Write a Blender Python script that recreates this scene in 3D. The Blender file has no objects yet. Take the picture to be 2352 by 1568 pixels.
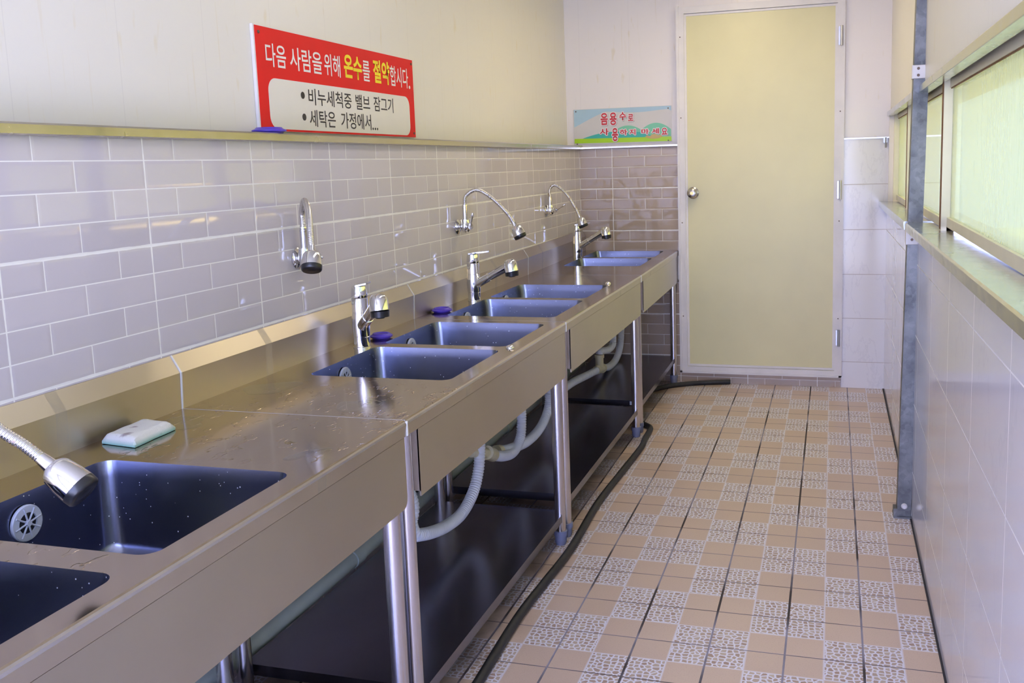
import bpy, bmesh, math, random
from mathutils import Vector, Matrix
PI = math.pi
random.seed(7)
SC = bpy.context.scene
COL = SC.collection

# ---------------------------------------------------------------- camera
cam_d = bpy.data.cameras.new('camera')
cam = bpy.data.objects.new('camera', cam_d)
COL.objects.link(cam)
SC.camera = cam
FPX = 2120.72
cam_d.sensor_width = 36.0
cam_d.lens = FPX / 2352 * 36.0
cam_d.shift_x = -128.3 / 2352
cam_d.shift_y = -114.46 / 2352
cam_d.clip_start = 0.02
yaw, pitch, roll = -0.281197, -0.136969, -0.029553
fw = Vector((math.sin(yaw)*math.cos(pitch), math.cos(yaw)*math.cos(pitch), math.sin(pitch)))
rt = Vector((math.cos(yaw), -math.sin(yaw), 0))
up = rt.cross(fw)
r2 = rt*math.cos(roll) + up*math.sin(roll)
u2 = -rt*math.sin(roll) + up*math.cos(roll)
M = Matrix((r2, u2, -fw)).transposed().to_4x4()
M.translation = (1.45327, -5.36939, 1.30655)
cam.matrix_world = M

# ---------------------------------------------------------------- world, sun, exposure
W = bpy.data.worlds.new('sky'); SC.world = W
W.use_nodes = True
bg = W.node_tree.nodes['Background']
bg.inputs['Color'].default_value = (0.46, 0.53, 1.0, 1)
bg.inputs['Strength'].default_value = 8.6
sun_d = bpy.data.lights.new('sun', 'SUN'); sun_d.energy = 22.0; sun_d.angle = 0.01
sun_d.color = (1.0, 0.93, 0.80)
sun = bpy.data.objects.new('sun', sun_d); COL.objects.link(sun)
sun.rotation_euler = Vector((0.62, 0.12, -0.78)).to_track_quat('-Z', 'Y').to_euler()
SC.view_settings.view_transform = 'Standard'
SC.view_settings.look = 'None'
SC.view_settings.gamma = 1.0
SC.view_settings.exposure = 0.62
SC.view_settings.use_curve_mapping = False
SC.cycles.max_bounces = 10
SC.cycles.diffuse_bounces = 6
SC.cycles.glossy_bounces = 5
SC.cycles.transparent_max_bounces = 8
SC.cycles.sample_clamp_indirect = 8.0
SC.cycles.caustics_reflective = False
SC.cycles.caustics_refractive = False

# ---------------------------------------------------------------- helpers
def srgb(r, g, b):
    def f(c):
        c /= 255.0
        return c/12.92 if c <= 0.04045 else ((c+0.055)/1.055)**2.4
    return (f(r), f(g), f(b), 1)

class NT:
    """small node-building helper"""
    def __init__(s, name):
        s.m = bpy.data.materials.new(name); s.m.use_nodes = True
        s.t = s.m.node_tree; s.p = s.t.nodes['Principled BSDF']; s.out = s.t.nodes['Material Output']
        s._pos = None
    def n(s, typ, **kw):
        x = s.t.nodes.new(typ)
        for k, v in kw.items(): setattr(x, k, v)
        return x
    def l(s, a, b): s.t.links.new(a, b)
    def put(s, sock, v):
        if hasattr(v, 'is_output') or isinstance(v, bpy.types.NodeSocket): s.l(v, sock)
        else: sock.default_value = v
    def math(s, op, a, b=None, c=None, clamp=False):
        x = s.n('ShaderNodeMath', operation=op, use_clamp=clamp)
        s.put(x.inputs[0], a)
        if b is not None: s.put(x.inputs[1], b)
        if c is not None: s.put(x.inputs[2], c)
        return x.outputs[0]
    def mix(s, f, a, b):
        x = s.n('ShaderNodeMix', data_type='RGBA')
        s.put(x.inputs[0], f); s.put(x.inputs[6], a); s.put(x.inputs[7], b)
        return x.outputs[2]
    def xyz(s):
        if s._pos is None:
            tc = s.n('ShaderNodeNewGeometry'); sp = s.n('ShaderNodeSeparateXYZ')
            s.l(tc.outputs['Position'], sp.inputs[0]); s._pos = (sp.outputs, tc.outputs['Position'])
        return s._pos[0]
    def vec(s, x, y, z):
        c = s.n('ShaderNodeCombineXYZ')
        s.put(c.inputs[0], x); s.put(c.inputs[1], y); s.put(c.inputs[2], z)
        return c.outputs[0]
    def scaled(s, sx, sy, sz):
        o = s.xyz()
        return s.vec(s.math('MULTIPLY', o[0], sx), s.math('MULTIPLY', o[1], sy), s.math('MULTIPLY', o[2], sz))
    def noise(s, v, scale=1.0, detail=3.0, rough=0.5, out=0):
        x = s.n('ShaderNodeTexNoise'); s.l(v, x.inputs['Vector'])
        x.inputs['Scale'].default_value = scale; x.inputs['Detail'].default_value = detail; x.inputs['Roughness'].default_value = rough
        return x.outputs[out]
    def ramp(s, f, a, b, lo=0.0, hi=1.0):
        x = s.n('ShaderNodeMapRange'); s.put(x.inputs[0], f)
        x.inputs[1].default_value = a; x.inputs[2].default_value = b; x.inputs[3].default_value = lo; x.inputs[4].default_value = hi
        return x.outputs[0]
    def bump(s, h, strength=0.2, dist=0.002):
        b = s.n('ShaderNodeBump'); b.inputs['Strength'].default_value = strength; b.inputs['Distance'].default_value = dist
        s.l(h, b.inputs['Height']); s.l(b.outputs[0], s.p.inputs['Normal'])
    def set(s, **kw):
        nm = {'col': 'Base Color', 'rough': 'Roughness', 'metal': 'Metallic', 'spec': 'Specular IOR Level', 'coat': 'Coat Weight', 'trans': 'Transmission Weight', 'ior': 'IOR', 'alpha': 'Alpha', 'aniso': 'Anisotropic'}
        for k, v in kw.items(): s.put(s.p.inputs[nm[k]], v)
        return s

def plain(name, col, rough=0.5, metal=0.0, spec=0.5, var=0.06, vs=9.0):
    m = NT(name)
    nz = m.noise(m.scaled(1, 1, 1), vs, 4.0)
    dark = tuple(c*(1-var*2) for c in col[:3]) + (1,)
    lite = tuple(min(1, c*(1+var)) for c in col[:3]) + (1,)
    m.set(col=m.mix(m.ramp(nz, .3, .7), dark, lite), rough=rough, metal=metal, spec=spec)
    return m.m

# ---- materials
def mat_steel(name, col, rough, drops=0.0, aniso=.75, var=.10, bands=(), specks=False):
    """brushed sheet: grain runs along the room, so reflections smear across it"""
    m = NT(name)
    bl = m.noise(m.scaled(1, 1, 1), 2.2, 3.0)
    fine = m.noise(m.scaled(90, 2.0, 90), 4.0, 2.0)
    c2 = tuple(c*(1-var) for c in col[:3]) + (1,)
    bc = m.mix(m.ramp(bl, .35, .65), c2, col); rg = m.math('ADD', m.ramp(bl, .3, .7, rough-.015, rough+.02), m.ramp(fine, .3, .7, -.012, .012))
    if bands:   # dull ground weld bands across the sheet
        bm_ = None
        for yc in bands:
            q = m.math('LESS_THAN', m.math('ABSOLUTE', m.math('SUBTRACT', m.xyz()[1], yc)), .014)
            bm_ = q if bm_ is None else m.math('MAXIMUM', bm_, q)
        bm_ = m.math('MULTIPLY', bm_, m.ramp(m.noise(m.scaled(1, 1, 1), 60.0, 2.0), .3, .6, .5, 1))
        bc = m.mix(m.math('MULTIPLY', bm_, .4), bc, (.48, .48, .52, 1)); rg = m.math('ADD', rg, m.math('MULTIPLY', bm_, .15))
    if specks:   # dried water spots
        vo = m.n('ShaderNodeTexVoronoi'); m.l(m.scaled(1, 1, 1), vo.inputs['Vector']); vo.inputs['Scale'].default_value = 130
        wn = m.n('ShaderNodeTexWhiteNoise'); m.l(vo.outputs['Position'], wn.inputs['Vector'])
        sp = m.math('MULTIPLY', m.math('LESS_THAN', vo.outputs['Distance'], m.ramp(wn.outputs['Value'], .8, 1, .08, .16)), m.math('GREATER_THAN', wn.outputs['Value'], .82))
        bc = m.mix(sp, bc, (.75, .76, .80, 1)); rg = m.math('ADD', rg, m.math('MULTIPLY', sp, .25))
    m.set(col=bc, metal=1.0, rough=rg, aniso=aniso)
    ge = m.n('ShaderNodeNewGeometry'); cr = m.n('ShaderNodeVectorMath', operation='CROSS_PRODUCT')
    m.l(ge.outputs['True Normal'], cr.inputs[0]); cr.inputs[1].default_value = (0.02, 1, 0.03)
    m.l(cr.outputs[0], m.p.inputs['Tangent'])
    if drops:
        d = m.noise(m.scaled(38, 22, 30), 1.0, 2.0, 0.5)
        h = m.math('MINIMUM', m.math('SMOOTH_MAX', d, 0.60, 0.004), .63)
        yy = m.xyz()[1]
        wet = m.math('MAXIMUM', m.math('MULTIPLY', m.ramp(yy, -3.98, -3.86), m.ramp(yy, -3.42, -3.30, 1, 0)), m.math('MULTIPLY', m.ramp(yy, -4.42, -4.40), m.ramp(yy, -4.34, -4.32, 1, 0)))
        h2 = m.math('MULTIPLY', m.math('SUBTRACT', h, 0.60), wet)
        m.bump(h2, drops, 0.05)
    return m.m

STEEL = mat_steel('brushed_steel', (0.60, 0.55, 0.48, 1), 0.36, aniso=.85, bands=(-3.975, -3.287, -1.56, -.875))
STEEL_APRON = mat_steel('apron_steel', (0.57, 0.53, 0.46, 1), 0.36, aniso=.85)
STEEL_TOP = mat_steel('wet_counter_steel', (0.49, 0.405, 0.335, 1), 0.12, drops=0.9, aniso=.35)
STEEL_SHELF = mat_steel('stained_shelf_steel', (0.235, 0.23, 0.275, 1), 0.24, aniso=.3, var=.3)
STEEL_BASIN = mat_steel('blue_cast_basin_steel', (0.205, 0.22, 0.30, 1), 0.23, aniso=0.0, specks=True)  # dark blue tint paints the skylight cast into otherwise neutral stainless
TUBE = mat_steel('polished_leg_steel', (0.66, 0.63, 0.64, 1), 0.22, aniso=0.0)
CHROME = plain('chrome', (0.74, 0.74, 0.76, 1), 0.10, 1.0, var=0.03)
CHROME_RUST = None
BLACKP = plain('black_plastic', (0.012, 0.012, 0.014, 1), 0.3)
RUBBER = plain('black_rubber', (0.014, 0.015, 0.018, 1), 0.55, var=0.2, vs=40)
WHITEP = plain('white_corrugated_plastic', srgb(222, 226, 232), 0.4, var=.03)
GRILLE = plain('pale_plastic_grille', srgb(176, 184, 204), .3)
GREYSEAM = plain('grey_seam', srgb(172, 166, 162), .5)
PVC = plain('grey_pvc', srgb(170, 180, 172), 0.45)
YELLOWP = plain('ivory_pvc_fitting', srgb(214, 206, 170), 0.4)
FOOTP = plain('blue_grey_foot', srgb(120, 126, 150), 0.5)
PURPLE = plain('purple_plastic', (0.085, 0.045, 0.50, 1), 0.35, var=.03)
WHITEPAINT = plain('white_painted_metal', srgb(226, 222, 216), 0.4, var=.03)
DOORSKIN = plain('olive_cream_door_skin', srgb(222, 215, 164), 0.38, var=.025, vs=3.0)
CAULK = plain('white_sealant', srgb(226, 226, 222), 0.6)
KNOB = plain('satin_nickel', (0.55, 0.52, 0.48, 1), 0.22, 1.0, var=.03)
HINGE = plain('hinge_steel', (0.5, 0.5, 0.48, 1), 0.35, 1.0)
SCREW = plain('rusty_screw', srgb(110, 92, 78), 0.5, 0.6)
PLASTER = plain('white_plaster', srgb(225, 222, 214), 0.7, var=.02)

def mat_rusty_chrome():
    m = NT('rust_flecked_chrome')
    nz = m.noise(m.scaled(1, 1, 1), 55.0, 3.0)
    f = m.ramp(nz, .61, .70)
    m.set(col=m.mix(f, (0.66, 0.65, 0.65, 1), (0.34, 0.17, 0.07, 1)), metal=m.ramp(f, 0, 1, 1.0, 0.3), rough=m.ramp(f, 0, 1, .18, .6))
    return m.m
RUSTY = mat_rusty_chrome()

def mat_galv():
    m = NT('galvanised_steel')
    v = m.n('ShaderNodeTexVoronoi'); m.l(m.scaled(1, 1, 1), v.inputs['Vector']); v.inputs['Scale'].default_value = 70
    nz = m.noise(m.scaled(1, 1, 1), 16.0, 4.0)
    cw = m.n('ShaderNodeTexWhiteNoise'); m.l(v.outputs['Position'], cw.inputs['Vector'])
    f = m.math('ADD', m.math('MULTIPLY', cw.outputs['Value'], .30), m.ramp(nz, .3, .7, 0, .70))
    m.set(col=m.mix(f, (0.09, 0.095, 0.095, 1), (0.25, 0.255, 0.245, 1)), metal=0.6, rough=0.48)
    return m.m
GALV = mat_galv()

def mat_aluminium(name, col):
    m = NT(name)
    st = m.noise(m.scaled(3, 3, 3), 6.0, 4.0)
    m.set(col=m.mix(st, tuple(c*.8 for c in col[:3])+(1,), col), metal=1.0, rough=m.ramp(st, .3, .7, .16, .28))
    return m.m
LEDGE = mat_aluminium('ledge_stainless', (0.66, 0.62, 0.54, 1))

def mat_panel(name, base, axis):
    """cream wall panel with faint vertical grain and joints; axis = horizontal axis index"""
    m = NT(name); o = m.xyz()
    h = o[axis]
    v = m.vec(m.math('MULTIPLY', h, 55.0), m.math('MULTIPLY', o[2], 2.2), 0.0)
    g = m.noise(v, 1.0, 5.0, .6)
    v2 = m.vec(m.math('MULTIPLY', h, 26.0), m.math('MULTIPLY', o[2], 7.0), 3.0)
    fl = m.noise(v2, 1.0, 2.0)
    c = m.mix(m.ramp(g, .62, .72, 0, .35), base, srgb(222, 210, 178))
    c = m.mix(m.ramp(fl, .66, .74, 0, .35), c, srgb(220, 206, 160))
    fr = m.math('ABSOLUTE', m.math('SUBTRACT', m.math('FRACT', m.math('MULTIPLY', h, 1/0.30)), .5))
    j = m.math('GREATER_THAN', fr, .4965)
    c = m.mix(m.math('MULTIPLY', j, .12), c, srgb(150, 145, 140))
    m.set(col=c, rough=.33, spec=.4)
    return m.m
PANEL_Y = mat_panel('cream_wall_panel_along_y', srgb(231, 227, 213), 1)
PANEL_X = mat_panel('cream_wall_panel_along_x', srgb(238, 232, 224), 0)

ZT, RH, PW, YOFF, XFW = 1.1553, 0.0622, 0.3933, 0.1181, 0.1978
def mat_brick(name, axis, col, gloss=.6):
    m = NT(name); o = m.xyz()
    h = m.math('MULTIPLY', m.math('ADD', o[1], YOFF), -1/PW) if axis == 1 else m.math('MULTIPLY', m.math('SUBTRACT', o[0], XFW), 1/PW)
    h = m.math('ADD', h, 50.0)
    z = m.math('ADD', m.math('MULTIPLY', m.math('SUBTRACT', o[2], ZT), 1/RH), 40.0)
    i = m.math('FLOOR', z)
    odd = m.math('MODULO', i, 2.0)
    hb = m.math('ADD', m.math('MULTIPLY', h, 2.0), m.math('MULTIPLY', odd, .5))
    def edge(t, unit):   # distance to nearest integer, metres
        return m.math('MULTIPLY', m.math('ABSOLUTE', m.math('SUBTRACT', m.math('FRACT', m.math('ADD', t, .5)), .5)), unit)
    e1 = edge(hb, PW/2); e2 = edge(z, RH); e3 = edge(h, PW); e4 = edge(m.math('MULTIPLY', z, .25), RH*4)
    wob = m.ramp(m.noise(m.scaled(1, 1, 1), 25.0, 2.0), .3, .7, -.0006, .0006)
    g = m.math('LESS_THAN', e1, .0012)
    g = m.math('MAXIMUM', g, m.math('LESS_THAN', e2, .0012))
    g = m.math('MAXIMUM', g, m.math('LESS_THAN', m.math('ADD', e3, wob), .0020))
    g = m.math('MAXIMUM', g, m.math('LESS_THAN', m.math('ADD', e4, wob), .0032))
    hgt = m.math('MINIMUM', m.math('MINIMUM', e1, e2), .008)
    var = m.noise(m.vec(m.math('FLOOR', hb), i, 0.0), 3.7, 0.0)
    c2 = tuple(x*.90 for x in col[:3]) + (1,)
    c = m.mix(m.ramp(var, .3, .7), c2, col)
    c = m.mix(g, c, srgb(236, 234, 226))
    m.set(col=c, rough=m.mix(g, (.05, .05, .05, 1), (.6, .6, .6, 1)), spec=gloss)
    m.bump(m.math('MULTIPLY', hgt, 100.0), .35, .0016)
    return m.m
BRICK_Y = mat_brick('grey_beige_brick_tile_along_y', 1, srgb(203, 196, 196))
BRICK_X = mat_brick('grey_beige_brick_tile_along_x', 0, srgb(182, 164, 144), .4)

def mat_marble(name, axis, base, off, w, grout=srgb(228, 226, 222)):
    m = NT(name); o = m.xyz()
    h = m.math('MULTIPLY', m.math('ADD', o[axis], off), 1/w)
    zz = m.math('ADD', o[2], m.math('MULTIPLY', o[1], .0125)) if axis == 1 else o[2]
    z = m.math('MULTIPLY', m.math('ADD', zz, .10), 4.0)
    def edge(t, unit):
        return m.math('MULTIPLY', m.math('ABSOLUTE', m.math('SUBTRACT', m.math('FRACT', m.math('ADD', t, .5)), .5)), unit)
    g = m.math('MAXIMUM', m.math('LESS_THAN', edge(h, w), .0016), m.math('LESS_THAN', edge(z, .25), .0017))
    tile = m.vec(m.math('FLOOR', h), m.math('FLOOR', z), 0.0)
    sh = m.n('ShaderNodeTexWhiteNoise'); m.l(tile, sh.inputs['Vector'])
    po = m.n('ShaderNodeVectorMath', operation='ADD'); m.l(m.scaled(3, 2.2, 1.1), po.inputs[0]); m.l(sh.outputs['Color'], po.inputs[1])
    wv = m.noise(po.outputs[0], 1.6, 6.0, .6)
    vein = m.ramp(m.math('ABSOLUTE', m.math('SUBTRACT', wv, .5)), 0, .012, 1, 0)
    c = m.mix(m.math('MULTIPLY', vein, .11), base, srgb(150, 150, 158))
    c = m.mix(g, c, grout)
    m.set(col=c, rough=m.mix(g, (.09, .09, .09, 1), (.6, .6, .6, 1)), spec=.38)
    return m.m
MARBLE_Y = mat_marble('white_veined_tile_along_y', 1, srgb(214, 212, 216), 3.316+.423*10, .423)
MARBLE_X = mat_marble('white_veined_tile_along_x', 0, srgb(232, 230, 228), -1.507, .40, srgb(190, 180, 172))

def mat_floor():
    m = NT('mosaic_floor_tile'); o = m.xyz()
    u = m.math('ADD', m.math('MULTIPLY', m.math('SUBTRACT', o[0], 0.542), 5.0), 20.0)
    v = m.math('ADD', m.math('MULTIPLY', m.math('ADD', o[1], 0.2123), -5.0), 20.0)
    par = m.math('MODULO', m.math('ADD', m.math('ROUND', u), m.math('ROUND', v)), 2.0)
    par = m.math('GREATER_THAN', par, .5)
    def edge(t): return m.math('MULTIPLY', m.math('ABSOLUTE', m.math('SUBTRACT', m.math('FRACT', m.math('ADD', t, .5)), .5)), .2)
    eu, ev = edge(u), edge(v)
    hu = edge(m.math('ADD', u, .5)); hv = edge(m.math('ADD', v, .5))
    # mosaic chips
    vo = m.n('ShaderNodeTexVoronoi', feature='DISTANCE_TO_EDGE'); vc = m.n('ShaderNodeTexVoronoi')
    wx = m.math('ADD', o[0], m.math('MULTIPLY', m.math('SUBTRACT', m.noise(m.scaled(1,1,1), 30.0, 1.0), .5), .012))
    vv = m.vec(m.math('MULTIPLY', wx, 62.0), m.math('MULTIPLY', o[1], 64.0), 0.0)
    for q in (vo, vc):
        q.voronoi_dimensions = '2D'; m.l(vv, q.inputs['Vector']); q.inputs['Scale'].default_value = 1.0; q.inputs['Randomness'].default_value = .62
    chip = m.math('GREATER_THAN', vo.outputs['Distance'], .14)
    wn = m.n('ShaderNodeTexWhiteNoise'); m.l(vc.outputs['Position'], wn.inputs['Vector'])
    chipc = m.mix(wn.outputs['Value'], srgb(196, 180, 160), srgb(166, 140, 122))
    mos = m.mix(chip, srgb(226, 224, 232), chipc)
    sp = m.noise(m.scaled(1, 1, 1), 320.0, 2.0)
    big = m.noise(m.scaled(1, 1, 1), 1.6, 3.0)
    pl = m.mix(m.ramp(sp, .56, .75, 0, .35), m.mix(m.ramp(big, .3, .7), srgb(211, 188, 165), srgb(200, 177, 157)), srgb(150, 120, 98))
    c = m.mix(par, pl, mos)
    lg = m.math('LESS_THAN', m.math('MINIMUM', hu, hv), .0026)
    c = m.mix(m.math('MULTIPLY', lg, m.ramp(par, 0, 1, .55, 1.0)), c, srgb(224, 222, 230))
    nn = m.noise(m.scaled(1, 1, 1), 3.5, 3.0)
    gc = m.mix(m.ramp(nn, .42, .58), srgb(64, 56, 54), srgb(150, 146, 158))
    gu = m.math('LESS_THAN', eu, m.ramp(nn, .4, .6, .0034, .0026))
    gv = m.math('LESS_THAN', ev, .0019)
    c = m.mix(gv, c, m.mix(.5, gc, srgb(120, 108, 110)))
    c = m.mix(gu, c, gc)
    # brown grime under the sinks
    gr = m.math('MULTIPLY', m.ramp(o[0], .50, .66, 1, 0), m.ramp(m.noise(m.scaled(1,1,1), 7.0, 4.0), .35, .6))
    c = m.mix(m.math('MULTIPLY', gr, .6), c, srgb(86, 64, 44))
    g = m.math('MAXIMUM', gu, gv)
    rz = m.noise(m.scaled(1, 1, 1), 5.0, 3.0)
    m.set(col=c, rough=m.mix(g, m.ramp(rz, .3, .7, .28, .36), (.8, .8, .8, 1)))
    m.bump(m.math('MINIMUM', m.math('MINIMUM', eu, ev), .003), .4, .5)
    return m.m
FLOORM = mat_floor()

def mat_glass():
    m = NT('hazy_window_sheet'); t = m.t
    tr = m.n('ShaderNodeBsdfTransparent'); tr.inputs[0].default_value = (.45, .505, .385, 1)
    tl = m.n('ShaderNodeBsdfTranslucent'); tl.inputs[0].default_value = (.50, .56, .46, 1)
    gl = m.n('ShaderNodeBsdfGlossy'); gl.inputs['Roughness'].default_value = .06
    st = m.noise(m.scaled(1, 40, 4), 3.0, 4.0)
    a = m.n('ShaderNodeMixShader'); m.l(m.ramp(st, .3, .7, .34, .39), a.inputs[0]); m.l(tr.outputs[0], a.inputs[1]); m.l(tl.outputs[0], a.inputs[2])
    fr = m.n('ShaderNodeFresnel'); fr.inputs[0].default_value = 1.45
    b = m.n('ShaderNodeMixShader'); m.l(m.math('MULTIPLY', fr.outputs[0], .6), b.inputs[0]); m.l(a.outputs[0], b.inputs[1]); m.l(gl.outputs[0], b.inputs[2])
    m.l(b.outputs[0], m.out.inputs[0])
    return m.m
GLASS = mat_glass()

def mat_water():
    m = NT('clear_water')
    tr = m.n('ShaderNodeBsdfTransparent'); tr.inputs[0].default_value = (.93, .93, .93, 1)
    gl = m.n('ShaderNodeBsdfGlossy'); gl.inputs['Roughness'].default_value = .02
    fr = m.n('ShaderNodeFresnel'); fr.inputs[0].default_value = 1.33
    ge = m.n('ShaderNodeNewGeometry')
    ff = m.math('MULTIPLY', fr.outputs[0], m.math('SUBTRACT', 1.0, ge.outputs['Backfacing']))
    b = m.n('ShaderNodeMixShader'); m.l(ff, b.inputs[0]); m.l(tr.outputs[0], b.inputs[1]); m.l(gl.outputs[0], b.inputs[2])
    m.l(b.outputs[0], m.out.inputs[0])
    return m.m
WATER = mat_water()

# ---- mesh helpers
def new(): return bmesh.new()
def wloc(o):
    v = Vector((0, 0, 0))
    while o is not None: v += o.location; o = o.parent
    return v
def obj(name, bm, mat, parent=None, smooth=False):
    bmesh.ops.recalc_face_normals(bm, faces=bm.faces)
    if smooth:
        for f in bm.faces: f.smooth = True
    me = bpy.data.meshes.new(name)
    if parent is not None:
        bmesh.ops.translate(bm, verts=bm.verts, vec=-wloc(parent))
    bm.to_mesh(me); bm.free()
    for q in (mat if isinstance(mat, (list, tuple)) else [mat]): me.materials.append(q)
    o = bpy.data.objects.new(name, me); COL.objects.link(o)
    if parent is not None: o.parent = parent
    if smooth:
        md = o.modifiers.new('split', 'EDGE_SPLIT'); md.split_angle = math.radians(38)
    return o
def thing(name, label, cat, loc, group=None, kind=None):
    o = bpy.data.objects.new(name, None); COL.objects.link(o); o.location = loc
    o.empty_display_size = .05
    return tag(o, label, cat, group, kind)
def tag(o, label=None, cat=None, group=None, kind=None):
    if label: o['label'] = label
    if cat: o['category'] = cat
    if group: o['group'] = group
    if kind: o['kind'] = kind
    return o
def struct(name, bm, mat, parent=None, label=None, cat=None):
    o = obj(name, bm, mat, parent)
    if parent is None:
        tag(o, label, cat, None, 'structure')
    return o
def box(bm, x0, x1, y0, y1, z0, z1, bev=0.0):
    vs = [bm.verts.new((x, y, z)) for x in (x0, x1) for y in (y0, y1) for z in (z0, z1)]
    fs = [(0,1,3,2), (4,6,7,5), (0,4,5,1), (2,3,7,6), (0,2,6,4), (1,5,7,3)]
    faces = [bm.faces.new([vs[i] for i in f]) for f in fs]
    if bev:
        es = list({e for f in faces for e in f.edges})
        bmesh.ops.bevel(bm, geom=es, offset=bev, segments=2, affect='EDGES', profile=.5)
    return bm
def bx(*a, bev=0.0): return box(new(), *a, bev=bev)
def frame_for(d):
    d = d.normalized(); a = Vector((0, 0, 1)) if abs(d.z) < .9 else Vector((1, 0, 0))
    x = d.cross(a).normalized(); return x, x.cross(d).normalized()
def cyl(bm, p0, p1, r0, r1=None, seg=24, caps=True):
    return lathe(bm, p0, p1, [(0, r0), (1, r0 if r1 is None else r1)], seg, caps)
def lathe(bm, p0, p1, prof, seg=24, caps=True):
    """prof: list of (t along axis 0..1, radius)"""
    p0, p1 = Vector(p0), Vector(p1); d = p1 - p0; x, y = frame_for(d); rings = []
    for t, r in prof:
        c = p0 + d*t
        rings.append([bm.verts.new(c + (x*math.cos(2*PI*k/seg) + y*math.sin(2*PI*k/seg))*max(r, 1e-5)) for k in range(seg)])
    for a, b in zip(rings, rings[1:]):
        for k in range(seg): bm.faces.new((a[k], a[(k+1) % seg], b[(k+1) % seg], b[k]))
    if caps:
        bm.faces.new(list(reversed(rings[0]))); bm.faces.new(rings[-1])
    return bm
def spline(pts, step):
    P = [Vector(p) for p in pts]; P = [P[0]*2-P[1]] + P + [P[-1]*2-P[-2]]; out = []
    for i in range(1, len(P)-2):
        a, b, c, d = P[i-1:i+3]; n = max(2, int((c-b).length/step))
        for k in range(n):
            t = k/n
            out.append(.5*((2*b) + (c-a)*t + (2*a-5*b+4*c-d)*t*t + (3*b-a-3*c+d)*t**3))
    out.append(P[-2]); return out
def tube(bm, pts, r, seg=16, step=.01, rib=0.0, pitch=.012, caps=True):
    step = min(step, pitch/6) if rib else step
    C = spline(pts, step); L = 0; nrm = None; prev = None; rings = []
    for i, c in enumerate(C):
        t = (C[min(i+1, len(C)-1)] - C[max(i-1, 0)]).normalized()
        if nrm is None: nrm = frame_for(t)[0]
        nrm = (nrm - t*nrm.dot(t)).normalized(); b = t.cross(nrm)
        if prev is not None: L += (c-prev).length
        prev = c
        rr = r + (rib*math.cos(2*PI*L/pitch) if rib else 0)
        rings.append([bm.verts.new(c + (nrm*math.cos(2*PI*k/seg) + b*math.sin(2*PI*k/seg))*rr) for k in range(seg)])
    for a, b in zip(rings, rings[1:]):
        for k in range(seg): bm.faces.new((a[k], a[(k+1) % seg], b[(k+1) % seg], b[k]))
    if caps:
        bm.faces.new(list(reversed(rings[0]))); bm.faces.new(rings[-1])
    return bm
def rrect(x0, x1, y0, y1, r, seg=6):
    pts = []
    for cx, cy, a0 in ((x1-r, y1-r, 0), (x0+r, y1-r, 90), (x0+r, y0+r, 180), (x1-r, y0+r, 270)):
        for k in range(seg+1):
            a = math.radians(a0 + 90*k/seg); pts.append((cx + r*math.cos(a), cy + r*math.sin(a)))
    return pts
def extr(bm, pts, axis, a, b):
    """extrude 2-D polygon pts along axis (0 x: pts=(y,z); 1 y: pts=(x,z); 2 z: pts=(x,y))"""
    mk = {0: lambda p, t: (t, p[0], p[1]), 1: lambda p, t: (p[0], t, p[1]), 2: lambda p, t: (p[0], p[1], t)}[axis]
    A = [bm.verts.new(mk(p, a)) for p in pts]; B = [bm.verts.new(mk(p, b)) for p in pts]; n = len(pts)
    for k in range(n): bm.faces.new((A[k], A[(k+1) % n], B[(k+1) % n], B[k]))
    bm.faces.new(list(reversed(A))); bm.faces.new(B)
    return bm

# ---------------------------------------------------------------- the room
WR = 1.738            # inner face of the tiled right wall
YB = -6.3             # back wall
ZC = 2.36             # ceiling
XU, YU = -0.088, 0.055  # recessed upper panels
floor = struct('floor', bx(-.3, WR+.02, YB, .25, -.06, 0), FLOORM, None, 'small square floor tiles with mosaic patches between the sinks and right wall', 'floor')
struct('ceiling', bx(-.4, 2.0, YB-.15, .4, ZC, ZC+.1), PLASTER, None, 'plain white ceiling above the washing room', 'ceiling')
wl = struct('wall_left', bx(-.3, 0, YB, .0, 0, 1.405), BRICK_Y, None, 'long left wall of glossy brick-pattern tile behind the sinks', 'wall')
struct('upper_panel', bx(-.3, XU, YB, YU+.1, 1.3, ZC), PANEL_Y, wl)
wf = struct('wall_far', bx(-.3, .592, 0, .25, 0, 1.40), BRICK_X, None, 'far end wall holding the door and a small printed sign', 'wall')
struct('upper_panel', bx(-.3, .594, YU, .25, 1.3, ZC), PANEL_X, wf)
b = new(); box(b, .592, 1.505, 0, .25, 0, .07)
struct('threshold_tile', b, BRICK_X, wf)
struct('door_lintel', bx(.594, 1.507, .02, .25, 2.17, ZC), PANEL_X, wf)
struct('white_tile', bx(1.507, 2.0, 0, .25, 0, 1.40), MARBLE_X, wf)
struct('side_panel', bx(1.507, 2.0, .008, .25, 1.395, ZC), PANEL_X, wf)
SILLZ = 1.068
wr = struct('wall_right', bx(WR, 2.0, YB, .0, 0, 1.04), MARBLE_Y, None, 'right wall of white veined tile below the long window strip', 'wall')
struct('upper_panel', bx(WR+.012, 2.0, YB, .02, 1.525, ZC), PANEL_Y, wr)
struct('window_jamb', bx(WR+.005, 2.0, -.04, .02, 1.03, 1.53), PANEL_Y, wr)
b = new(); box(b, -.3, .10, YB-.15, YB, 0, ZC); box(b, .10, 1.70, YB-.15, YB, 2.2, ZC); box(b, 1.70, 2.0, YB-.15, YB, 0, ZC)
struct('wall_back', b, PLASTER, None, 'plain back wall with an open doorway behind the viewer', 'wall')

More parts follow.
